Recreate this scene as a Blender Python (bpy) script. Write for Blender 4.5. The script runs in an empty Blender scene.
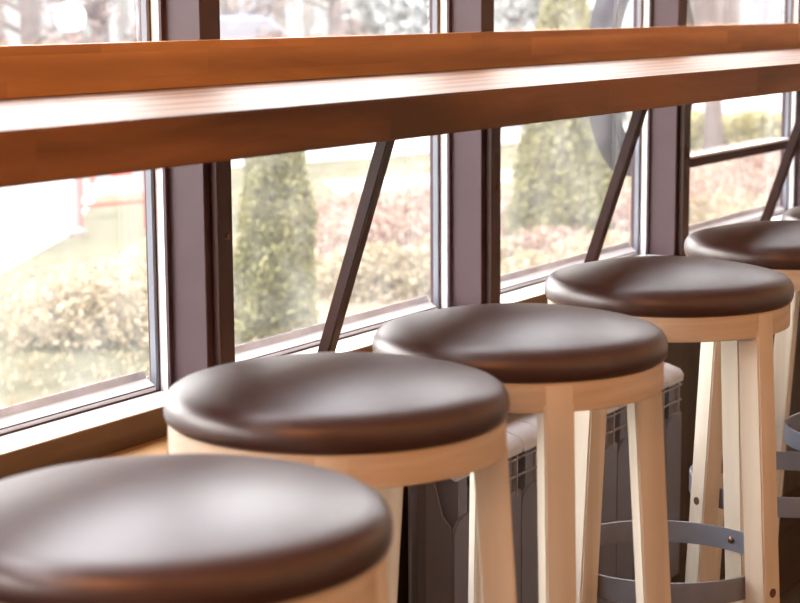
import bpy, bmesh, math, random
import numpy as np
from mathutils import Vector, Matrix

random.seed(7); rng = np.random.default_rng(7)
scene = bpy.context.scene
col = scene.collection
PI = math.pi

# ------------------------------------------------------------------ materials
def new_mat(name):
    m = bpy.data.materials.new(name); m.use_nodes = True
    nt = m.node_tree
    return m, nt, nt.nodes['Principled BSDF']

def plain(name, rgb, rough=.5, metal=0., spec=.5, noise=0., nscale=8., bump=0., coat=0.):
    m, nt, b = new_mat(name)
    b.inputs['Roughness'].default_value = rough
    b.inputs['Metallic'].default_value = metal
    b.inputs['Specular IOR Level'].default_value = spec
    b.inputs['Coat Weight'].default_value = coat
    tc = nt.nodes.new('ShaderNodeTexCoord')
    nz = nt.nodes.new('ShaderNodeTexNoise'); nz.inputs['Scale'].default_value = nscale
    nz.inputs['Detail'].default_value = 4
    nt.links.new(tc.outputs['Object'], nz.inputs['Vector'])
    r = nt.nodes.new('ShaderNodeValToRGB')
    k = noise
    r.color_ramp.elements[0].position = .3; r.color_ramp.elements[1].position = .7
    r.color_ramp.elements[0].color = (*[c * (1 - k) for c in rgb], 1)
    r.color_ramp.elements[1].color = (*[min(1, c * (1 + k)) for c in rgb], 1)
    nt.links.new(nz.outputs['Fac'], r.inputs['Fac'])
    nt.links.new(r.outputs['Color'], b.inputs['Base Color'])
    if bump:
        bp = nt.nodes.new('ShaderNodeBump'); bp.inputs['Strength'].default_value = bump
        bp.inputs['Distance'].default_value = .002
        nt.links.new(nz.outputs['Fac'], bp.inputs['Height'])
        nt.links.new(bp.outputs['Normal'], b.inputs['Normal'])
    return m

def wood(name, dark, light, stretch=(1.5, 30, 30), rough=.4, stave=None, spec=.5, coat=0., coat_rough=.2, contrast=(.3, .7), wave=0.):
    """grain stretched along one axis; stave=(length, width, height, amount) adds a block-glued look"""
    m, nt, b = new_mat(name); N = nt.nodes.new; L = nt.links.new
    b.inputs['Roughness'].default_value = rough
    b.inputs['Specular IOR Level'].default_value = spec
    b.inputs['Coat Weight'].default_value = coat
    b.inputs['Coat Roughness'].default_value = coat_rough
    tc = N('ShaderNodeTexCoord')
    mp = N('ShaderNodeMapping'); mp.inputs['Scale'].default_value = stretch
    L(tc.outputs['Object'], mp.inputs['Vector'])
    off = mp.outputs['Vector']
    cell = None
    if stave:
        sl, sw, sh, amt = stave
        sep = N('ShaderNodeSeparateXYZ'); L(tc.outputs['Object'], sep.inputs[0])
        def mth(op, a, bb=None):
            n = N('ShaderNodeMath'); n.operation = op
            for i, v in enumerate((a, bb)):
                if v is None: continue
                if isinstance(v, (int, float)): n.inputs[i].default_value = v
                else: L(v, n.inputs[i])
            return n.outputs[0]
        ry = mth('FLOOR', mth('DIVIDE', sep.outputs[1], sw))
        rz = mth('FLOOR', mth('DIVIDE', sep.outputs[2], sh))
        row = mth('ADD', ry, mth('MULTIPLY', rz, 17.3))
        wn = N('ShaderNodeTexWhiteNoise'); wn.noise_dimensions = '1D'; L(row, wn.inputs['W'])
        cx = mth('FLOOR', mth('ADD', mth('DIVIDE', sep.outputs[0], sl), mth('MULTIPLY', wn.outputs['Value'], 5.)))
        key = mth('ADD', mth('MULTIPLY', cx, 3.17), mth('MULTIPLY', row, 7.7))
        w2 = N('ShaderNodeTexWhiteNoise'); w2.noise_dimensions = '1D'; L(key, w2.inputs['W'])
        cell = w2.outputs['Value']
        va = N('ShaderNodeVectorMath'); va.operation = 'ADD'
        sc = N('ShaderNodeVectorMath'); sc.operation = 'SCALE'; sc.inputs['Scale'].default_value = 9.
        L(w2.outputs['Color'], sc.inputs[0]); L(off, va.inputs[0]); L(sc.outputs[0], va.inputs[1])
        off = va.outputs[0]
    nz = N('ShaderNodeTexNoise'); nz.inputs['Scale'].default_value = 1.; nz.inputs['Detail'].default_value = 6
    nz.inputs['Roughness'].default_value = .6; nz.inputs['Distortion'].default_value = .6
    L(off, nz.inputs['Vector'])
    fac = nz.outputs['Fac']
    if wave:
        wv = N('ShaderNodeTexWave'); wv.wave_type = 'RINGS'; wv.rings_direction = 'X'
        wv.inputs['Scale'].default_value = wave; wv.inputs['Distortion'].default_value = 7
        wv.inputs['Detail'].default_value = 3
        mp2 = N('ShaderNodeMapping'); mp2.inputs['Scale'].default_value = tuple(s * .16 for s in stretch)
        L(tc.outputs['Object'], mp2.inputs['Vector']); L(mp2.outputs[0], wv.inputs['Vector'])
        mx = N('ShaderNodeMath'); mx.operation = 'MULTIPLY_ADD'; mx.inputs[1].default_value = .35
        L(wv.outputs['Fac'], mx.inputs[0])
        m2 = N('ShaderNodeMath'); m2.operation = 'MULTIPLY'; m2.inputs[1].default_value = .65
        L(fac, m2.inputs[0]); L(m2.outputs[0], mx.inputs[2]); fac = mx.outputs[0]
    r = N('ShaderNodeValToRGB')
    r.color_ramp.elements[0].position, r.color_ramp.elements[1].position = contrast
    r.color_ramp.elements[0].color = (*dark, 1); r.color_ramp.elements[1].color = (*light, 1)
    L(fac, r.inputs['Fac']); out = r.outputs['Color']
    if cell is not None:
        hs = N('ShaderNodeHueSaturation')
        mr = N('ShaderNodeMapRange'); mr.inputs['To Min'].default_value = 1 - amt; mr.inputs['To Max'].default_value = 1 + amt
        L(cell, mr.inputs['Value']); L(mr.outputs[0], hs.inputs['Value']); L(out, hs.inputs['Color']); out = hs.outputs['Color']
    L(out, b.inputs['Base Color'])
    bp = N('ShaderNodeBump'); bp.inputs['Strength'].default_value = .03; bp.inputs['Distance'].default_value = .001
    L(fac, bp.inputs['Height']); L(bp.outputs[0], b.inputs['Normal'])
    return m

def foliage(name, a, b_, transl=.25):
    m, nt, b = new_mat(name); N = nt.nodes.new; L = nt.links.new
    g = N('ShaderNodeNewGeometry'); r = N('ShaderNodeValToRGB')
    r.color_ramp.elements[0].color = (*a, 1); r.color_ramp.elements[1].color = (*b_, 1)
    L(g.outputs['Random Per Island'], r.inputs['Fac']); L(r.outputs['Color'], b.inputs['Base Color'])
    b.inputs['Roughness'].default_value = .7
    t = N('ShaderNodeBsdfTranslucent'); L(r.outputs['Color'], t.inputs['Color'])
    mx = N('ShaderNodeMixShader'); mx.inputs[0].default_value = transl
    L(b.outputs[0], mx.inputs[1]); L(t.outputs[0], mx.inputs[2])
    L(mx.outputs[0], nt.nodes['Material Output'].inputs['Surface'])
    return m

def glass_mat():
    m, nt, b = new_mat('window_glass'); N = nt.nodes.new; L = nt.links.new
    nt.nodes.remove(b)
    lw = N('ShaderNodeLayerWeight'); lw.inputs['Blend'].default_value = .5
    pw = N('ShaderNodeMath'); pw.operation = 'POWER'; pw.inputs[1].default_value = 5; L(lw.outputs['Facing'], pw.inputs[0])
    ma = N('ShaderNodeMath'); ma.operation = 'MULTIPLY_ADD'; ma.inputs[1].default_value = .96; ma.inputs[2].default_value = .04
    L(pw.outputs[0], ma.inputs[0])
    tr = N('ShaderNodeBsdfTransparent'); tr.inputs['Color'].default_value = (.97, .975, .97, 1)
    gl = N('ShaderNodeBsdfGlossy'); gl.inputs['Roughness'].default_value = .01
    mx = N('ShaderNodeMixShader'); L(ma.outputs[0], mx.inputs[0]); L(tr.outputs[0], mx.inputs[1]); L(gl.outputs[0], mx.inputs[2])
    # dust film on the pane
    tc = N('ShaderNodeTexCoord'); nz = N('ShaderNodeTexNoise'); nz.inputs['Scale'].default_value = 9; nz.inputs['Detail'].default_value = 6
    L(tc.outputs['Object'], nz.inputs['Vector'])
    mr = N('ShaderNodeMapRange'); mr.inputs['From Min'].default_value = .35; mr.inputs['From Max'].default_value = .75
    mr.inputs['To Min'].default_value = DUST[0]; mr.inputs['To Max'].default_value = DUST[1]; L(nz.outputs['Fac'], mr.inputs['Value'])
    tl = N('ShaderNodeBsdfTranslucent'); tl.inputs['Color'].default_value = (.9, .88, .84, 1)
    m2 = N('ShaderNodeMixShader'); L(mr.outputs[0], m2.inputs[0]); L(mx.outputs[0], m2.inputs[1]); L(tl.outputs[0], m2.inputs[2])
    L(m2.outputs[0], nt.nodes['Material Output'].inputs['Surface'])
    return m

def ground_mat(name, cols, scale, detail=8):
    m, nt, b = new_mat(name); N = nt.nodes.new; L = nt.links.new
    tc = N('ShaderNodeTexCoord'); nz = N('ShaderNodeTexNoise'); nz.inputs['Scale'].default_value = scale; nz.inputs['Detail'].default_value = detail
    nz.inputs['Roughness'].default_value = .65
    L(tc.outputs['Object'], nz.inputs['Vector'])
    r = N('ShaderNodeValToRGB'); n = len(cols)
    e = r.color_ramp.elements
    e[0].position = .32; e[0].color = (*cols[0], 1); e[1].position = .68; e[1].color = (*cols[-1], 1)
    for i in range(1, n - 1):
        k = e.new(.32 + .36 * i / (n - 1)); k.color = (*cols[i], 1)
    L(nz.outputs['Fac'], r.inputs['Fac']); L(r.outputs['Color'], b.inputs['Base Color'])
    b.inputs['Roughness'].default_value = .95; b.inputs['Specular IOR Level'].default_value = .1
    return m

def tile_mat():
    m, nt, b = new_mat('floor_tiles'); N = nt.nodes.new; L = nt.links.new
    tc = N('ShaderNodeTexCoord'); br = N('ShaderNodeTexBrick')
    br.inputs['Scale'].default_value = 1.; br.inputs['Brick Width'].default_value = .6; br.inputs['Row Height'].default_value = .15
    br.inputs['Mortar Size'].default_value = .003
    br.inputs['Color1'].default_value = (.085, .055, .038, 1); br.inputs['Color2'].default_value = (.06, .038, .027, 1)
    br.inputs['Mortar'].default_value = (.02, .014, .01, 1)
    L(tc.outputs['Object'], br.inputs['Vector']); L(br.outputs['Color'], b.inputs['Base Color'])
    b.inputs['Roughness'].default_value = .45
    return m

DUST = (.012, .045)
M = {}
M['leather'] = plain('dark_brown_leather', (.044, .0165, .0135), rough=.37, spec=.65, noise=.12, nscale=60, bump=.10, coat=.35)
M['leather'].node_tree.nodes['Principled BSDF'].inputs['Coat Roughness'].default_value = .36
M['leather'].node_tree.nodes['Principled BSDF'].inputs['Specular Tint'].default_value = (1, .88, .85, 1)
M['beech'] = wood('pale_beech', (.65, .545, .42), (.81, .71, .58), stretch=(45, 45, 2.2), rough=.5, contrast=(.3, .75), wave=1.2)
M['beech_ring'] = wood('pale_beech_ring', (.58, .45, .32), (.72, .60, .47), stretch=(6, 6, 60), rough=.5)
M['counter'] = wood('oiled_oak_counter', (.095, .034, .010), (.30, .118, .036), stretch=(2.6, 18, 26), spec=.25, contrast=(.3, .7), rough=.5, stave=(.62, .11, .2, .13), coat=.08, coat_rough=.42, wave=1.6)
M['board'] = wood('oiled_oak_board', (.37, .16, .042), (.64, .31, .098), stretch=(3, 16, 22), contrast=(.25, .75), rough=.45, stave=(.5, .2, .033, .12), wave=1.4)
M['sill'] = wood('oiled_pine_sill', (.50, .26, .10), (.66, .38, .16), stretch=(3, 30, 30), rough=.45)
M['fascia'] = wood('shaded_upstand_wood', (.09, .042, .019), (.14, .068, .032), stretch=(3, 30, 30), rough=.55)  # upstand wood darkened; the shade on its front is in the colour
M['panel'] = wood('dark_wall_laminate', (.045, .028, .020), (.105, .072, .052), stretch=(26, 26, 1.5), rough=.5)
M['post'] = plain('umber_aluminium', (.064, .033, .038), rough=.42, spec=.35, noise=.06, nscale=20)
M['bar'] = plain('umber_steel', (.046, .016, .012), rough=.4, spec=.3, noise=.08, nscale=30)
M['white'] = plain('white_upvc', (.86, .86, .87), rough=.4, noise=.03)
M['sash'] = plain('grey_sash', (.20, .21, .25), rough=.4, noise=.05, nscale=25)
M['gasket'] = plain('dark_gasket', (.05, .02, .022), rough=.7)
M['bead'] = plain('weathered_bead', (.66, .65, .67), rough=.5, noise=.25, nscale=12)
M['glass'] = glass_mat()
M['strip'] = plain('grey_painted_steel', (.25, .255, .30), rough=.42, metal=.35, noise=.05, nscale=40)
M['bolt'] = plain('bronze_bolt', (.22, .13, .09), rough=.3, metal=.9)
M['hole'] = plain('bolt_hole_dark', (.10, .045, .025), rough=.7)
M['rad'] = plain('grey_radiator_enamel', (.22, .22, .27), rough=.4, noise=.03)
M['radtop'] = plain('lit_radiator_enamel', (.66, .64, .66), rough=.35, noise=.03)  # same radiator enamel, lightened to paint the light on its tops
M['rod'] = plain('radiator_fin', (.36, .33, .33), rough=.4)
M['dark'] = plain('radiator_inside', (.035, .028, .027), rough=.7)
M['floor'] = tile_mat()
M['wallp'] = plain('warm_plaster', (.62, .52, .42), rough=.9, noise=.04)
M['ceil'] = plain('ceiling_paint', (.72, .68, .62), rough=.9, noise=.03)
M['facade'] = plain('grey_facade_cladding', (.34, .31, .30), rough=.7, noise=.08)
M['lawn'] = ground_mat('dry_spring_lawn', [(.038, .033, .017), (.058, .050, .027), (.078, .068, .040), (.052, .050, .022)], 2.2)
M['bed'] = ground_mat('leaf_litter', [(.09, .06, .04), (.14, .105, .07), (.19, .155, .105)], 5.)
M['road'] = plain('pale_paving', (.20, .19, .182), rough=.9, noise=.08, nscale=3)
M['thuja'] = foliage('thuja_sprays', (.095, .090, .028), (.25, .22, .085), .3)
M['barberry'] = foliage('barberry_leaves', (.16, .080, .060), (.36, .25, .185), .3)
M['dryleaf'] = foliage('dry_beige_leaves', (.17, .12, .065), (.36, .29, .18), .3)
M['hedge'] = foliage('hedge_leaves', (.13, .12, .035), (.40, .33, .15), .3)
M['spruce'] = foliage('grey_spruce_needles', (.12, .12, .12), (.36, .35, .33), .2)
M['twig'] = foliage('bare_twigs', (.085, .052, .045), (.17, .12, .105), .1)
M['bark'] = plain('bark', (.075, .052, .050), rough=.9, noise=.3, nscale=6)
M['cream'] = plain('cream_render', (.135, .118, .110), rough=.9, noise=.06, nscale=.6)
M['pink'] = plain('pale_pink_render', (.13, .105, .102), rough=.9, noise=.06, nscale=.6)
M['greyr'] = plain('pale_grey_render', (.115, .11, .108), rough=.9, noise=.06, nscale=.6)
M['trimw'] = plain('white_trim', (.20, .195, .19), rough=.8)
M['winb'] = plain('far_window_glass', (.16, .15, .17), rough=.15)
M['carw'] = plain('white_car_paint', (.70, .70, .72), rough=.25, coat=.5)
M['carr'] = plain('red_car_paint', (.50, .07, .05), rough=.25, coat=.5)
M['carb'] = plain('blue_car_paint', (.16, .22, .42), rough=.25, coat=.5)
M['tyre'] = plain('tyre_rubber', (.04, .04, .045), rough=.8)
M['redp'] = plain('red_paint', (.34, .028, .014), rough=.5)
M['lampp'] = plain('lamp_post_paint', (.16, .10, .10), rough=.5)
M['opal'] = plain('opal_globe', (.85, .84, .82), rough=.25)
M['hoop'] = plain('violet_grey_metal', (.014, .008, .014), rough=.55, spec=.2, noise=.15, nscale=18)

# ------------------------------------------------------------------ mesh helpers
def bm_box(bm, x0, x1, y0, y1, z0, z1):
    vs = [bm.verts.new(p) for p in ((x0,y0,z0),(x1,y0,z0),(x1,y1,z0),(x0,y1,z0),(x0,y0,z1),(x1,y0,z1),(x1,y1,z1),(x0,y1,z1))]
    for f in ((3,2,1,0),(4,5,6,7),(0,1,5,4),(1,2,6,5),(2,3,7,6),(3,0,4,7)):
        bm.faces.new([vs[i] for i in f])
    return vs

def bm_prism(bm, pts, axis, a, b):
    """closed 2-D outline extruded along an axis: 'x' uses (y,z), 'y' uses (x,z), 'z' uses (x,y)"""
    def P(p, t):
        return {'x': (t, p[0], p[1]), 'y': (p[0], t, p[1]), 'z': (p[0], p[1], t)}[axis]
    A = [bm.verts.new(P(p, a)) for p in pts]; B = [bm.verts.new(P(p, b)) for p in pts]
    n = len(pts)
    for i in range(n):
        bm.faces.new((A[i], A[(i+1) % n], B[(i+1) % n], B[i]))
    bm.faces.new(A[::-1]); bm.faces.new(B)

def bm_lathe(bm, prof, n=64, closed=False, c=(0, 0, 0), axis='z'):
    rings = []
    for r, z in prof:
        if r < 1e-6:
            p = (0, 0, z); rings.append([bm.verts.new(p)])
        else:
            rings.append([bm.verts.new((r*math.cos(2*PI*i/n), r*math.sin(2*PI*i/n), z)) for i in range(n)])
    pairs = list(zip(rings, rings[1:])) + ([(rings[-1], rings[0])] if closed else [])
    for A, B in pairs:
        for i in range(n):
            j = (i + 1) % n
            if len(A) == 1 and len(B) == 1: continue
            if len(A) == 1: bm.faces.new((A[0], B[j], B[i]))
            elif len(B) == 1: bm.faces.new((A[i], A[j], B[0]))
            else: bm.faces.new((A[i], A[j], B[j], B[i]))
    vs = [v for r in rings for v in r]
    for v in vs:
        x, y, z = v.co
        if axis == 'y': v.co = (x, z, y)
        elif axis == 'x': v.co = (z, x, y)
        v.co += Vector(c)

def bm_tube(bm, pts, radii, n=8):
    pts = [Vector(p) for p in pts]; prev = None
    if not isinstance(radii, (list, tuple)): radii = [radii] * len(pts)
    rings = []
    for i, p in enumerate(pts):
        d = (pts[min(i+1, len(pts)-1)] - pts[max(i-1, 0)]).normalized()
        a = d.orthogonal().normalized() if prev is None else (prev - d * prev.dot(d)).normalized()
        prev = a; b = d.cross(a)
        rings.append([bm.verts.new(p + (a*math.cos(2*PI*k/n) + b*math.sin(2*PI*k/n)) * radii[i]) for k in range(n)])
    for A, B in zip(rings, rings[1:]):
        for k in range(n):
            bm.faces.new((A[k], A[(k+1) % n], B[(k+1) % n], B[k]))
    bm.faces.new(rings[0][::-1]); bm.faces.new(rings[-1])

def bevel(bm, w, seg=2, angle=35):
    bmesh.ops.recalc_face_normals(bm, faces=bm.faces)
    es = [e for e in bm.edges if len(e.link_faces) == 2 and e.calc_face_angle(0) > math.radians(angle)]
    bmesh.ops.bevel(bm, geom=es, offset=w, segments=seg, affect='EDGES', clamp_overlap=True)

def obj(name, bm, mat, parent=None, smooth=False, label=None):
    bmesh.ops.recalc_face_normals(bm, faces=bm.faces)
    me = bpy.data.meshes.new(name); bm.to_mesh(me); bm.free()
    me.materials.append(mat)
    if smooth:
        for p in me.polygons: p.use_smooth = True
        me.set_sharp_from_angle(angle=math.radians(40))
    o = bpy.data.objects.new(name, me); col.objects.link(o)
    if parent: o.parent = parent
    if label: o['label'] = label
    return o

def tag(o, label, cat, group=None):
    o['label'] = label; o['category'] = cat
    if group: o['group'] = group
    return o

def thing(name, label, cat, loc=(0, 0, 0), rotz=0, group=None):
    o = bpy.data.objects.new(name, None); col.objects.link(o)
    o.location = loc; o.rotation_euler = (0, 0, rotz); o.empty_display_size = .1
    return tag(o, label, cat, group)

def struct(name, bm, mat, parent=None, smooth=False):
    o = obj(name, bm, mat, parent, smooth); o['kind'] = 'structure'; return o

def sempty(name):
    o = bpy.data.objects.new(name, None); col.objects.link(o); o['kind'] = 'structure'; return o

def B(*a):
    bm = bmesh.new(); bm_box(bm, *a); return bm

def dup(root, loc, rotz, label):
    r = root.copy(); col.objects.link(r); r.location = loc; r.rotation_euler = (0, 0, rotz); r['label'] = label
    for ch in list(root.children):
        c = ch.copy(); col.objects.link(c); c.parent = r
        for g in ch.children:
            d = g.copy(); col.objects.link(d); d.parent = c
    return r

def leaves(name, pts, size, mat, parent=None, aspect=.6, updir=None):
    """one mesh of small leaf quads, folded along the midrib"""
    pts = np.asarray(pts, float); n = len(pts)
    a = rng.normal(size=(n, 3))
    if updir is not None: a = a * (1 - updir) + np.array([0, 0, 1.4]) * updir
    a /= np.linalg.norm(a, axis=1)[:, None]
    b = np.cross(a, rng.normal(size=(n, 3))); b /= np.linalg.norm(b, axis=1)[:, None]
    s = size * rng.uniform(.6, 1.35, size=(n, 1))
    V = np.stack([pts - a*s*.5, pts + b*s*.5*aspect, pts + a*s*.5, pts - b*s*.5*aspect], 1).reshape(-1, 3)
    F = np.arange(4*n).reshape(-1, 4)
    me = bpy.data.meshes.new(name); me.from_pydata(V.tolist(), [], F.tolist()); me.update()
    me.materials.append(mat)
    o = bpy.data.objects.new(name, me); col.objects.link(o)
    if parent: o.parent = parent
    return o

# ------------------------------------------------------------------ room shell
X0, X1, YB = -2.2, 8.2, -4.2          # room extents
YW = 1.46                              # inner face of the wall under the sill
ZC = 2.95
struct('floor', B(X0-.2, X1+.2, YB-.2, 1.75, -.12, 0), M['floor'])
struct('ceiling', B(X0-.2, X1+.2, YB-.2, 1.75, ZC, ZC+.2), M['ceil'])
struct('wall_back', B(X0-.2, X1+.2, YB-.2, YB, 0, ZC), M['wallp'])
struct('wall_left', B(X0-.2, X0, YB, 1.75, 0, ZC), M['wallp'])
struct('wall_right', B(X1, X1+.2, YB, 1.75, 0, ZC), M['wallp'])
struct('wall_front', B(X0, X1, YW, 1.75, -.4, .535), M['panel'])
struct('wall_front_upper', B(X0, X1, 1.6, 1.75, 2.5, ZC), M['wallp'])
# window board: pine sill, its low wooden upstand and the white ledge the posts stand on
bm = B(X0, X1, 1.43, 1.66, .535, .565); bevel(bm, .004)
struct('trim_sill', bm, M['sill'])
struct('trim_upstand', B(X0, X1, 1.634, 1.66, .565, .609), M['fascia'])
bm = B(X0, X1, 1.632, 1.752, .609, .611)
struct('trim_ledge', bm, M['white'])

POSTS = [-2.0, -1.19, -.35, .49, 1.33, 2.1346, 2.972, 3.887, 4.885, 5.9, 6.9, 7.9]
PW = .049
for i, px in enumerate(POSTS):
    bm = B(px, px+PW, 1.62, 1.730, .611, 2.5); bevel(bm, .0012, 1)
    struct('trim_post_%d' % (i+1), bm, M['post'])

def window(i, xa, xb):
    """sash between post right face xa and post left face xb"""
    w = sempty('window_%d' % i)
    # right jamb seen from the room: umber cover, white strip, gasket, grey stile
    struct('jamb_cover', B(xb-.0085, xb, 1.683, 1.688, .611, 2.5), M['post'], w)
    bm = bmesh.new(); bm_box(bm, xb-.0085, xb, 1.688, 1.7015, .611, 2.5); bm_box(bm, xa, xa+.0085, 1.688, 1.7015, .611, 2.5)
    struct('jamb_strip', bm, M['white'], w)
    bm = bmesh.new(); bm_box(bm, xb-.0095, xb, 1.7015, 1.7035, .611, 2.5); bm_box(bm, xa, xa+.0095, 1.7015, 1.7035, .611, 2.5)
    bm_box(bm, xa, xb, 1.7015, 1.7045, .6108, .6128); bm_box(bm, xa+.018, xb-.018, 1.7040, 1.7058, .6185, .6202)
    struct('gasket', bm, M['gasket'], w)
    bm = bmesh.new(); bm_box(bm, xb-.0165, xb, 1.7035, 1.713, .611, 2.5); bm_box(bm, xa, xa+.0165, 1.7035, 1.713, .611, 2.5)
    bm_box(bm, xa+.0165, xb-.0165, 1.7035, 1.713, 2.47, 2.5)
    struct('stile', bm, M['sash'], w)
    # bottom rail: white step, sloped weathered bead under the glass
    bm = bmesh.new()
    bm_prism(bm, [(1.7045, .611), (1.7045, .6190), (1.7065, .6205), (1.722, .6295), (1.731, .6295), (1.731, .611)], 'x', xa+.0165, xb-.0165)
    struct('bottom_rail', bm, M['white'], w)
    bm = bmesh.new(); bm_prism(bm, [(1.722, .6295), (1.7255, .6405), (1.7262, .6405), (1.7262, .6295)], 'x', xa+.0165, xb-.0165)
    struct('glazing_bead', bm, M['bead'], w)
    struct('pane', B(xa+.006, xb-.006, 1.7264, 1.7310, .6295, 2.48), M['glass'], w)
    return w

for i in range(len(POSTS)-1):
    w = window(i+1, POSTS[i]+PW, POSTS[i+1])
    if i == 7:      # the fourth window in view carries a slim horizontal transom
        xa, xb = POSTS[i]+PW+.0195, POSTS[i+1]-.0195
        bm = B(xa, xb, 1.7005, 1.716, .787, .811); bevel(bm, .002, 1)
        struct('transom', bm, M['gasket'], w)
        struct('transom_lit_cap', B(xa, xb, 1.694, 1.716, .811, .8165), M['white'], w)  # white strip paints the daylight on top of the bar
# outside face of the building
struct('wall_outer', B(X0-.2, X1+.2, 1.75, 1.80, -.45, .60), M['facade'])
struct('wall_outer_upper', B(X0-.2, X1+.2, 1.75, 1.80, 2.5, 3.3), M['facade'])
bm = B(X0-.4, X1+.4, YB-.4, 1.82, 3.15, 3.3)
struct('roof', bm, M['facade'])

# ------------------------------------------------------------------ counter
CT, CF, CB = 1.065, 1.155, 1.592
cnt = thing('bar_counter', 'long oak bar counter with a raised back board running along the windows', 'counter', (2.8, CB, 1.017))
bm = B(-4.6, 4.9, CF-CB, 0, -.003, .048); bevel(bm, .0025, 2)
obj('countertop', bm, M['counter'], cnt)
bm = B(-4.6, 4.9, 0, .026, -.003, .1112); bevel(bm, .0025, 2)
obj('back_board', bm, M['board'], cnt, label='lighter orange oak back board')

def strut(x, label):
    t = thing('counter_strut', label, 'strut', (x, 1.551, .565), 0, 'slanted struts under the bar counter')
    yb, yt, h = 0., -.150, .449
    bm = bmesh.new(); w = .0105
    A = [bm.verts.new((sx*w, yb+sy*w, .004)) for sx, sy in ((-1,-1),(1,-1),(1,1),(-1,1))]
    C = [bm.verts.new((sx*w, yt+sy*w, h)) for sx, sy in ((-1,-1),(1,-1),(1,1),(-1,1))]
    for k in range(4): bm.faces.new((A[k], A[(k+1)%4], C[(k+1)%4], C[k]))
    bm.faces.new(A[::-1]); bm.faces.new(C); bevel(bm, .002, 2)
    obj('tube', bm, M['bar'], t, True)
    obj('foot_plate', B(-.022, .022, -.02, .02, 0, .004), M['bar'], t)
    obj('top_plate', B(-.022, .022, yt-.02, yt+.02, h-.004, h), M['bar'], t)
    return t
strut(2.300, 'slanted brown steel strut before the narrow thuja, between second and third stool')
strut(3.213, 'slanted dark steel strut across the window with the round hoop, behind the fourth stool')
strut(4.195, 'slanted dark steel strut at the right edge, behind the fifth stool')

for px, lb in ((POSTS[5], 'brown steel upright with a bolt hole on the leftmost window post'),
               (POSTS[6], 'brown steel upright with a bolt hole on the middle window post'),
               (POSTS[7], 'dark steel upright on the window post behind the fourth stool'),
               (POSTS[8], 'dark steel upright on the post at the right edge of the windows')):
    t = thing('counter_upright', lb, 'upright', (px+.014, 1.62, .611), 0, 'steel uprights under the counter back')
    bm = B(0, .036, -.014, 0, 0, .405); bevel(bm, .0015, 1)
    obj('flat_bar', bm, M['bar'], t)
    bm = bmesh.new(); bm_lathe(bm, [(0, -.0165), (.004, -.0165), (.0055, -.014), (.0055, -.012), (0, -.012)], 16, axis='y', c=(.022, 0, .232))
    obj('bolt', bm, M['hole'], t, True)

# ------------------------------------------------------------------ radiator
def radiator(xe, n, label):
    pitch = .0750; L = n * pitch
    t = thing('radiator', label, 'radiator', (xe - L, 1.35, 0))
    D = .085
    for k in range(n):
        x0 = k*pitch + .0013; x1 = (k+1)*pitch - .0013; xm = (x0+x1)/2; hw = (x1-x0)/2
        bm = bmesh.new()
        # front plate with a rounded top
        top = [(x1, .392), (x1-.003, .396)] + [(x0+.042-.042*math.sin(a), .396-.030*(1-math.cos(a))) for a in np.linspace(0, PI/2, 9)]
        bm_prism(bm, [(x0, .07)] + [(x1, .07)] + top, 'y', 0, .006)
        # middle column and rear plate
        bm_box(bm, xm-.014, xm+.014, .006, D-.004, .06, .455)
        bm_box(bm, xm-hw*.9, xm+hw*.9, D-.006, D, .07, .44)
        s = obj('section', bm, M['rad'], t)
        bm = bmesh.new()
        bm_prism(bm, [(-.002, .455), (-.004, .470), (.004, .480), (.03, .488), (D-.01, .491), (D, .486), (D, .472), (.03, .472)], 'x', x0, x1)
        bevel(bm, .002, 1)
        obj('top_cap', bm, M['radtop'], s, True, 'curved top cap with light painted in')
        bm = bmesh.new()
        if k == 0:
            bm.free(); continue
        bm_box(bm, xm-.0018+.02, xm+.0018+.02, -.001, .03, .385, .47)
        bm_box(bm, x0, x1, .0, .004, .447, .450); bm_box(bm, x0, x1, .0, .004, .418, .421)
        obj('grille_fins', bm, M['rod'], s)
    bm = bmesh.new()
    bm_prism(bm, [(.006, .07), (.050, .07), (.050, .445), (.044, .452), (.034, .450), (.028, .43), (.020, .400), (.006, .385)], 'x', -.0015, .0007)
    bevel(bm, .0006, 1)
    obj('end_panel', bm, M['rad'], t)
    bm = bmesh.new()
    for z in (.11, .43): bm_tube(bm, [(.04, .045, z), (L-.02, .045, z)], .016, 12)
    obj('header_pipe', bm, M['dark'], t, True)
    bm = bmesh.new()
    bm.free()
    for x in (.12, L-.12): obj('floor_bracket', B(x-.01, x+.01, .03, .06, 0, .075), M['dark'], t)
    return t
radiator(3.290, 12, 'grey sectional radiator under the window sill behind the stool legs')

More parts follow.
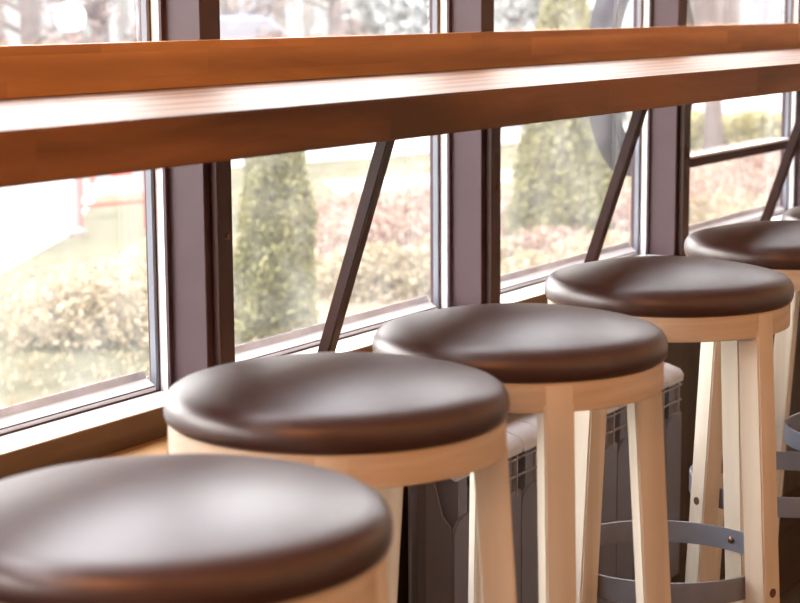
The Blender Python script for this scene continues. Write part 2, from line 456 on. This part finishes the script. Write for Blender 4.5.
# ------------------------------------------------------------------ bar stools
def make_stool(label):
    t = thing('bar_stool', label, 'stool', group='round bar stools along the counter')
    bm = bmesh.new()
    dome = [(x, .8170 - .0195*(x/.155)**2) for x in (.155, .145, .13, .11, .09, .07, .05, .03, .015, 0)]
    bm_lathe(bm, [(0, .7605), (.160, .7605), (.1690, .7612), (.1732, .764), (.1750, .769), (.1754, .7765), (.1742, .7838), (.1705, .7902), (.1640, .7945)] + dome, 96)
    obj('cushion', bm, M['leather'], t, True)
    bm = bmesh.new()
    bm_lathe(bm, [(.140, .7278), (.1695, .7278), (.1708, .7288), (.1708, .7600), (.1695, .7612), (.140, .7612)], 96, closed=True)
    obj('apron', bm, M['beech_ring'], t, True)
    sl = .062; hw = .0175
    def rc(z): return .1540 + sl*(.7465 - z)
    for k in range(4):
        R = Matrix.Rotation(k*PI/2, 3, 'Z')
        bm = bmesh.new()
        z0, z1 = 0., .7608
        lo = [bm.verts.new((rc(z0)+sx*hw, sy*hw, z0)) for sx, sy in ((-1,-1),(1,-1),(1,1),(-1,1))]
        hi = [bm.verts.new((rc(z1)+sx*hw, sy*hw, z1)) for sx, sy in ((-1,-1),(1,-1),(1,1),(-1,1))]
        for q in range(4): bm.faces.new((lo[q], lo[(q+1)%4], hi[(q+1)%4], hi[q]))
        bm.faces.new(lo[::-1]); bm.faces.new(hi); bevel(bm, .0022, 2, 30)
        bmesh.ops.rotate(bm, verts=bm.verts, cent=(0,0,0), matrix=R)
        lg = obj('leg', bm, M['beech'], t, True)
        # countersunk hole on the outside of the leg at foot-ring height
        zz = .372; xo = rc(zz)+hw
        bm = bmesh.new(); bm_lathe(bm, [(0, xo-.004), (.0062, xo-.004), (.0066, xo+.0008), (0, xo+.0008)], 16, axis='x', c=(0, 0, zz))
        bmesh.ops.rotate(bm, verts=bm.verts, cent=(0,0,0), matrix=R)
        obj('bolt_hole', bm, M['hole'], lg, True, 'dark round bolt hole')
    ro = rc(.37)-hw-.0002
    bm = bmesh.new()
    bm_lathe(bm, [(ro-.0035, .358), (ro, .358), (ro, .391), (ro-.0035, .391)], 96, closed=True)
    fr = obj('foot_ring', bm, M['strip'], t, True, 'flat grey steel foot ring')
    for k in range(4):
        bm = bmesh.new()
        bm_lathe(bm, [(0, ro-.0075), (.003, ro-.0072), (.0052, ro-.0055), (.0056, ro-.003), (0, ro-.003)], 16, axis='x', c=(0, 0, .375))
        bmesh.ops.rotate(bm, verts=bm.verts, cent=(0,0,0), matrix=Matrix.Rotation(k*PI/2, 3, 'Z'))
        obj('bolt', bm, M['bolt'], fr, True)
    return t
STOOLS = [
    (1.087, .869, -71.4, 'nearest round bar stool at the bottom left, brown leather seat filling the corner'),
    (1.543, 1.008, -58.8, 'second bar stool from the front, below the leftmost window post'),
    (1.929, 1.000, -137.6, 'third bar stool from the front, in the middle of the picture'),
    (2.4217, 1.018, -107.2, 'fourth bar stool from the front with its grey foot ring in full view'),
    (2.938, 1.018, 153.1, 'fifth bar stool cut by the right edge, behind the fourth stool'),
    (3.365, 1.0, -173.2, 'farthest bar stool, only a sliver of its seat and legs at the right edge')]
s0 = None
for x, y, a, lb in STOOLS:
    if s0 is None:
        s0 = make_stool(lb); s0.location = (x, y, 0); s0.rotation_euler = (0, 0, math.radians(a))
    else:
        dup(s0, (x, y, 0), math.radians(a), lb)

# ------------------------------------------------------------------ outside
G = -.4
bm = B(-45, 130, 1.8, 120, G-.3, G)
struct('ground_lawn', bm, M['lawn'])
def flat(name, pts, z0, z1, mat):
    bm = bmesh.new(); bm_prism(bm, pts, 'z', z0, z1); return struct(name, bm, mat)
flat('ground_street', [(-30, 8.6), (5, 7.4), (8.21, 7.78), (9.97, 8.75), (12.0, 10.25), (14.0, 11.4), (17, 10.4), (25.2, 9.6), (40, 9.2), (60, 9),
               (60, 12.4), (30, 12.3), (19.5, 12.6), (17, 15), (17.5, 17.5), (13, 24), (-30, 24)], G, G+.015, M['road'])
flat('ground_path', [(13.2, 8.6), (14.2, 9.4), (17.5, 7.7), (24, 5.9), (23.5, 5.1), (17, 6.8)], G, G+.012, M['road'])
flat('ground_bed', [(6.5, 3.2), (8.2, 6.6), (10.8, 7.4), (12.6, 7.4), (15.6, 6.2), (18.5, 5.0), (16, 3.2)], G, G+.02, M['bed'])

def cone_shrub(name, label, loc, h, r, n, size, mat, group=None, neck=.08):
    t = thing(name, label, 'thuja' if 'thuja' in name else 'shrub', loc, 0, group)
    u = rng.uniform(0, 1, n); z = h*(1 - np.sqrt(1-u*.995))     # more sprays low down
    prof = np.interp(z/h, [0, .04, .18, .4, .7, .9, 1], [.8, .98, 1, .86, .55, .26, .02])
    th = rng.uniform(0, 2*PI, n); lump = 1 + .10*np.sin(th*3+z*6) + .08*np.sin(th*5-z*11)
    rr = r*prof*lump*rng.uniform(.72, 1.04, n)
    leaves('foliage', np.stack([rr*np.cos(th), rr*np.sin(th), z], 1), size, mat, t, .5, .45)
    bm = bmesh.new(); bm_tube(bm, [(0, 0, 0), (0, 0, h*.5), (0, 0, h*.95)], [r*.16, r*.1, r*.02], 8)
    obj('trunk', bm, M['bark'], t, True)
    return t
cone_shrub('thuja', 'narrow conical green thuja outside the second window, left of the brown strut', (7.24, 5.07, G), 1.53, .195, 17000, .036, M['thuja'])
cone_shrub('thuja', 'broader tall green thuja outside the window with the round hoop', (10.34, 5.06, G), 2.05, .30, 20000, .045, M['thuja'])

def blob(name, label, cat, loc, r, h, n, size, mat, group=None, twig=True):
    t = thing(name, label, cat, loc, 0, group)
    th = rng.uniform(0, 2*PI, n); ph = np.arcsin(rng.uniform(0, 1, n)); q = rng.uniform(.45, 1.05, n)
    lump = 1 + .18*np.sin(th*3+loc[0]) * np.cos(ph*4)
    P = np.stack([r*q*lump*np.cos(ph)*np.cos(th), r*q*lump*np.cos(ph)*np.sin(th), h*q*np.sin(ph)+.03], 1)
    leaves('foliage', P, size, mat, t, .65)
    if twig:
        bm = bmesh.new()
        for k in range(9):
            a = 2*PI*k/9 + random.random()*.4; e = random.uniform(.4, .85)
            bm_tube(bm, [(0, 0, 0), (r*.35*math.cos(a), r*.35*math.sin(a), h*.5*e), (r*.75*math.cos(a+.2), r*.75*math.sin(a+.2), h*e)], [.012, .008, .003], 5)
        obj('stems', bm, M['bark'], t)
    return t
BARB = [(10.9, 6.9, 'reddish barberry shrub right of the narrow thuja, farthest back'), (11.7, 6.9, 'reddish barberry shrub behind the brown strut, beside the pale path'),
        (9.75, 6.2, 'reddish barberry shrub low beside the brown strut'), (9.9, 5.75, 'reddish barberry shrub in front of the second window, right of the strut'),
        (11.4, 5.9, 'reddish barberry shrub behind the broad thuja, left side'), (11.3, 5.2, 'reddish barberry shrub at the foot of the broad thuja'),
        (10.5, 4.72, 'reddish barberry shrub under the round hoop'), (9.6, 4.75, 'reddish barberry shrub in front of the broad thuja, left'),
        (12.3, 5.1, 'reddish barberry shrub right of the broad thuja'), (13.6, 5.4, 'reddish barberry shrub in the right window beside its post'),
        (14.4, 5.7, 'reddish barberry shrub in the middle of the right window'), (15.2, 5.75, 'reddish barberry shrub in the right window behind the dark strut'),
        (13.2, 4.9, 'reddish barberry shrub low in the right window'), (14.2, 4.9, 'reddish barberry shrub low in the right window near the strut foot'),
        (16.2, 5.9, 'reddish barberry shrub at the far right under the hedge')]
for i, (x, y, lb) in enumerate(BARB):
    blob('barberry_shrub', lb, 'shrub', (x, y, G), random.uniform(.42, .58), random.uniform(.26, .38), 3200, .04, M['barberry'], 'reddish barberry shrubs in the bed')
DRY = [(6.75, 5.9, 'dry beige shrub in the leftmost window, bottom'), (7.45, 6.2, 'dry beige shrub in the leftmost window, centre'),
       (8.1, 6.35, 'dry beige shrub in the leftmost window near the post'), (8.75, 6.3, 'dry beige shrub left of the narrow thuja'),
       (8.6, 5.35, 'dry beige shrub right beside the narrow thuja'), (9.1, 5.1, 'dry beige shrub at the foot of the brown strut'), (8.9, 4.4, 'dry beige shrub low before the broad thuja'),
       (9.3, 4.25, 'dry beige shrub low under the broad thuja'), (11.9, 4.5, 'dry beige shrub low in the right window by the post')]
for x, y, lb in DRY:
    blob('dry_shrub', lb, 'shrub', (x, y, G), random.uniform(.40, .55), random.uniform(.2, .32), 2800, .038, M['dryleaf'], 'dry beige shrubs by the lawn')
# loose dead grass on the lawn near the windows
n = 26000
gx = rng.uniform(5.2, 19, n); gy = rng.uniform(2.6, 9.5, n)
ok = (gy < 7.6 + .0*gx) | (gx > 12)
tag(leaves('dead_grass', np.stack([gx[ok], gy[ok], np.full(ok.sum(), G+.03)], 1), .05, M['dryleaf'], None, .25, .5), 'dead straw-coloured grass on the lawn', 'grass')['kind'] = 'stuff'

# hedge beyond the right window
hd = thing('clipped_hedge', 'low clipped yellow-green hedge along the road in the right window', 'hedge', (19.6, 7.4, G))
d = Vector((.75, -1.0, 0)).normalized(); nn = Vector((d.y, -d.x, 0)) * -1
k = 9000
s_ = rng.uniform(-1.2, 2.6, k); w_ = rng.uniform(-.35, .35, k); z_ = rng.uniform(0, .40, k) + .03*np.sin(s_*9)
leaves('foliage', np.stack([d.x*s_+nn.x*w_, d.y*s_+nn.y*w_, z_], 1), .08, M['hedge'], hd, .6)
for q in np.linspace(-1.1, 2.5, 14):
    bm = bmesh.new(); bm_tube(bm, [d*q, d*(q+.05)+Vector((0, 0, .34))], [.02, .008], 5); obj('stem', bm, M['bark'], hd)

def tree(label, loc, h, r0, spread, nleaf, leaf, mat, lean=0, group='bare spring trees beyond the street', first=.35):
    t = thing('street_tree', label, 'tree', loc, 0, group)
    bm = bmesh.new(); tips = []
    pts = [(lean*q*h + .06*r0*math.sin(q*9), .05*r0*math.cos(q*7), q*h) for q in np.linspace(0, 1, 8)]
    bm_tube(bm, pts, [r0*(1-.85*q) for q in np.linspace(0, 1, 8)], 10)
    obj('trunk', bm, M['bark'], t, True)
    bm = bmesh.new()
    for k in range(26):
        q = random.uniform(first, .95); a = random.uniform(0, 2*PI); b0 = Vector((lean*q*h, 0, q*h)); L = spread*(1.1-q*.6)*random.uniform(.6, 1.1)
        m_ = b0 + Vector((math.cos(a)*L*.5, math.sin(a)*L*.5, L*.22)); e = b0 + Vector((math.cos(a+.3)*L, math.sin(a+.3)*L, L*random.uniform(.1, .7)))
        bm_tube(bm, [b0, m_, e], [r0*.3*(1-q*.5), r0*.16, r0*.04], 5); tips += [m_, e, (m_+e)/2]
    obj('branches', bm, M['bark'], t, True)
    T = np.array([list(p) for p in tips]); P = T[rng.integers(0, len(T), nleaf)] + rng.normal(size=(nleaf, 3))*spread*.16
    leaves('twigs', P, leaf, mat, t, .18)
    return t
tree('thin tree with a mauve trunk crossing the hedge in the right window', (19.07, 7.52, G), 3.6, .11, 1.3, 1500, .2, M['twig'], -.015, first=.55)
tree('bare tree before the pale building, above the counter at far left', (20.9, 19.0, G), 6, .2, 2.4, 2500, .3, M['twig'], first=.15)
tree('bare tree right of the globe lamp, above the counter', (25.2, 21.3, G), 6, .2, 2.4, 2500, .3, M['twig'], first=.2)
tree('dark slanting bare trunk above the counter in the second window', (20.6, 13.3, G), 5, .12, 1.6, 1800, .22, M['twig'], -.12, first=.3)
tree('greyish tree above the counter behind the middle post', (29.75, 16.46, G), 4, .2, 2.2, 6000, .3, M['spruce'], first=.15)
tree('brownish bare tree above the counter, right window, beside its post', (35.27, 14.14, G), 7, .3, 2.6, 1500, .3, M['twig'], first=.45)
tree('brownish bare tree above the counter, middle of the right window', (41.03, 15.88, G), 7, .3, 2.6, 1500, .35, M['twig'], first=.45)
tree('pale bare tree above the counter left of the second window middle', (32.25, 23.66, G), 6, .22, 2.4, 2500, .3, M['twig'], first=.15)

blob('grey_spruce', 'low grey spruce above the counter in the second window', 'spruce', (25.7, 15.5, G), 1.5, 2.6, 7000, .22, M['spruce'])
blob('grey_spruce', 'low grey spruce above the counter beside the tip of the broad thuja', 'spruce', (23.1, 11.6, G), 1.2, 2.0, 6000, .2, M['spruce'])

for x, y, h_, lb in ((18.3, 17.6, 1.5, 'bare brown shrub beyond the street, left of the globe lamp, above the counter'), (19.9, 17.3, 1.3, 'bare brown shrub beyond the street, behind the globe lamp'),
                (20.9, 16.6, 1.55, 'bare brown shrub beyond the street, right of the globe lamp'), (22.0, 15.4, 1.2, 'bare brown shrub beyond the street, above the counter in the second window'),
                (23.9, 15.3, 1.35, 'bare brown shrub beyond the street, beside the dark slanting trunk')):
    blob('bare_shrub', lb, 'shrub', (x, y, G), .62, h_, 4500, .10, M['twig'], 'bare shrubs beyond the street')

def building(name, label, p, ang, L, H, D, mat, cols, rows, w, h):
    t = thing(name, label, 'building', (p[0], p[1], G), ang)
    obj('wall', B(-L/2, L/2, 0, D, 0, H), mat, t)
    obj('plinth', B(-L/2-.1, L/2+.1, -.15, 0, 0, .55), M['greyr'], t)
    bm = B(-L/2-.3, L/2+.3, -.35, D+.3, H, H+.4); obj('cornice', bm, M['trimw'], t)
    for r in range(rows):
        for c in range(cols):
            x = -L/2 + L*(c+.5)/cols; z = 1.1 + r*3.1
            bm = bmesh.new()
            for a in ((x-w/2-.12, x-w/2, z-.1, z+h+.12), (x+w/2, x+w/2+.12, z-.1, z+h+.12), (x-w/2, x+w/2, z+h, z+h+.12), (x-w/2-.2, x+w/2+.2, z-.18, z)):
                bm_box(bm, a[0], a[1], -.1, .0, a[2], a[3])
            bm_box(bm, x-.04, x+.04, -.06, 0, z, z+h)
            f = obj('window_frame', bm, M['trimw'], t)
            obj('window_pane', B(x-w/2, x+w/2, -.03, -.005, z, z+h), M['winb'], f)
    for c in range(cols+1):
        x = -L/2 + L*c/cols
        obj('pilaster', B(x-.22, x+.22, -.2, 0, .55, H), M['trimw'], t)
    return t
va = -math.radians(90-31)
building('apartment_building', 'cream building far behind the globe lamp, above the counter at left', (37.5, 33), va+.1, 22, 9.5, 5, M['cream'], 9, 3, 1.1, 1.6)
building('apartment_building', 'pale pink building far off in the second window above the counter', (48, 29), va+.15, 16, 9.5, 5, M['pink'], 6, 3, 1.2, 1.6)
building('apartment_building', 'pale grey building far off behind the tip of the broad thuja', (58.9, 28.6), va, 10, 9.5, 5, M['greyr'], 4, 3, 1.1, 1.6)
building('apartment_building', 'cream building far off in the right window above the counter', (57.4, 18.4), va-.1, 9, 9.5, 5, M['cream'], 6, 3, 1.1, 1.7)

def car(label, loc, rz, mat):
    t = thing('car', label, 'car', loc, rz, 'parked cars on the street')
    bm = bmesh.new()
    bm_prism(bm, [(-2.1, .25), (-2.12, .62), (-1.95, .84), (-1.35, .9), (.85, .92), (1.8, .8), (2.08, .62), (2.1, .27)], 'y', -.85, .85); bevel(bm, .06, 2)
    obj('body', bm, mat, t, True)
    bm = bmesh.new(); bm_prism(bm, [(-1.5, .88), (-1.15, 1.38), (-.1, 1.44), (.35, 1.38), (1.05, .88)], 'y', -.72, .72); bevel(bm, .05, 2)
    obj('cabin_glass', bm, M['winb'], t, True)
    bm = bmesh.new(); bm_prism(bm, [(-1.2, 1.37), (-1.1, 1.43), (-.1, 1.47), (.3, 1.42), (.36, 1.37)], 'y', -.7, .7); bevel(bm, .02, 1)
    obj('roof', bm, mat, t, True)
    for x in (-1.3, 1.3):
        for y in (-.8, .8):
            bm = bmesh.new(); bm_lathe(bm, [(0, -.1), (.2, -.1), (.3, -.09), (.31, 0), (.3, .09), (.2, .1), (0, .1)], 20, axis='y', c=(x, y, .31))
            obj('wheel', bm, M['tyre'], t, True)
    return t
car('red car parked beyond the street, above the counter at the far left', (22.6, 23.4, G), va+.1, M['carr'])
car('blue car parked beyond the street, above the counter in the second window', (27.3, 19.6, G), va, M['carb'])

# globe lamp and red-framed board on the lawn edge
lp = thing('globe_lamp', 'short street lamp with a white globe beside the red-framed board', 'lamp', (9.98, 8.70, G))
bm = bmesh.new(); bm_lathe(bm, [(0, 0), (.05, 0), (.05, .03), (.022, .06), (.018, .4), (.017, 1.38), (.03, 1.40), (.045, 1.43), (0, 1.43)], 20)
obj('post', bm, M['lampp'], lp, True)
bm = bmesh.new(); bm_lathe(bm, [(.105*math.sin(a), 1.525-.105*math.cos(a)) for a in np.linspace(0, PI, 17)], 28)
obj('globe', bm, M['opal'], lp, True)
sg = thing('notice_board', 'white notice board with red patches in a red frame on the lawn edge', 'board', (10.31, 8.64, G), math.atan2(-.19, .52))
bm = bmesh.new()
for x in (-.265, .265): bm_tube(bm, [(x, 0, 0), (x, 0, .80)], .012, 10)
bm_box(bm, -.265, .265, -.012, .012, .185, .21); bm_box(bm, -.265, .265, -.012, .012, .775, .80)
obj('frame', bm, M['redp'], sg)
obj('panel', B(-.253, .253, -.006, .006, .26, .775), M['trimw'], sg)
bm = bmesh.new(); bm_box(bm, -.02, .16, -.009, -.006, .40, .52); bm_box(bm, -.19, -.15, -.009, -.006, .36, .52); bm_box(bm, -.21, .21, -.009, -.006, .62, .68)
obj('red_print', bm, M['redp'], sg)

# round hoop fixed outside the third window
hp = thing('round_sign_hoop', 'dark violet metal hoop of a round sign hanging outside the third window', 'sign', (4.182, 1.832, 1.025))
bm = bmesh.new(); R0 = .264
bm_lathe(bm, [(R0-.04, -.03), (R0, -.03), (R0, .03), (R0-.012, .03), (R0-.012, -.01), (R0-.04, -.01)], 72, closed=True, axis='y')
obj('hoop', bm, M['hoop'], hp, True)
bm = bmesh.new()
bm_box(bm, -.02, .02, -.033, .02, .254, 1.50)
obj('hanger', bm, M['hoop'], hp)

# ------------------------------------------------------------------ light
w = bpy.data.worlds.new('World'); scene.world = w; w.use_nodes = True
bg = w.node_tree.nodes['Background']
tc = w.node_tree.nodes.new('ShaderNodeTexCoord'); sp = w.node_tree.nodes.new('ShaderNodeSeparateXYZ'); rp = w.node_tree.nodes.new('ShaderNodeValToRGB')
w.node_tree.links.new(tc.outputs['Generated'], sp.inputs[0]); w.node_tree.links.new(sp.outputs['Z'], rp.inputs['Fac'])
rp.color_ramp.elements[0].position = .0; rp.color_ramp.elements[0].color = (1, .97, .93, 1)
rp.color_ramp.elements[1].position = .6; rp.color_ramp.elements[1].color = (.90, .93, 1, 1)
w.node_tree.links.new(rp.outputs['Color'], bg.inputs['Color'])
bg.inputs['Strength'].default_value = 12.5

def lamp(name, loc, power, rgb, size=.12):
    l = bpy.data.lights.new(name, 'POINT'); l.energy = power; l.color = rgb; l.shadow_soft_size = size
    o = bpy.data.objects.new(name, l); o.location = loc; col.objects.link(o)
WARM = (1, .43, .16)
for i, (x, y, p) in enumerate(((.2, -1.0, 30), (2.2, -1.4, 21), (4.6, -1.4, 18), (1.2, -3.0, 17), (6.5, -1.6, 13))):
    lamp('ceiling_lamp', (x, y, 2.05), p, WARM, .85)
lamp('warm_left_fill', (-.1, .8, 1.6), 34, (1, .38, .10), .4)  # added fill for the warm flare at the left, no real fixture
s = bpy.data.lights.new('sun', 'SUN'); s.energy = 1.5; s.color = (1, .95, .86); s.angle = math.radians(12)
so = bpy.data.objects.new('sun', s); so.rotation_euler = (math.radians(-38), math.radians(-18), 0)
so.rotation_euler = Vector((.35, .62, -.75)).to_track_quat('-Z', 'Y').to_euler(); so.location = (0, -5, 10); col.objects.link(so)

# ------------------------------------------------------------------ camera
f = 1850.
def nrm(v): v = np.array(v, float); return v/np.linalg.norm(v)
g = nrm((75, 11700, f)); u = nrm((1130, -300, f)); u = nrm(u - g*np.dot(u, g)); n_ = np.cross(-g, u)
Rw = np.array([u, n_, -g])            # world axes expressed in camera axes (x right, y down, z forward)
cam = bpy.data.cameras.new('camera'); cam.sensor_width = 36; cam.lens = f*36/800
cam.dof.use_dof = True; cam.dof.focus_distance = 2.75; cam.dof.aperture_fstop = 8.; cam.clip_start = .05; cam.clip_end = 400
co = bpy.data.objects.new('camera', cam); col.objects.link(co)
r, dn, fw = Rw[:, 0], Rw[:, 1], Rw[:, 2]
co.matrix_world = Matrix(((r[0], -dn[0], -fw[0], 0), (r[1], -dn[1], -fw[1], 0), (r[2], -dn[2], -fw[2], 1.17), (0, 0, 0, 1)))
scene.camera = co
vs = scene.view_settings
vs.view_transform = 'Standard'; vs.look = 'None'; vs.gamma = 1; vs.use_curve_mapping = False; vs.exposure = 0.
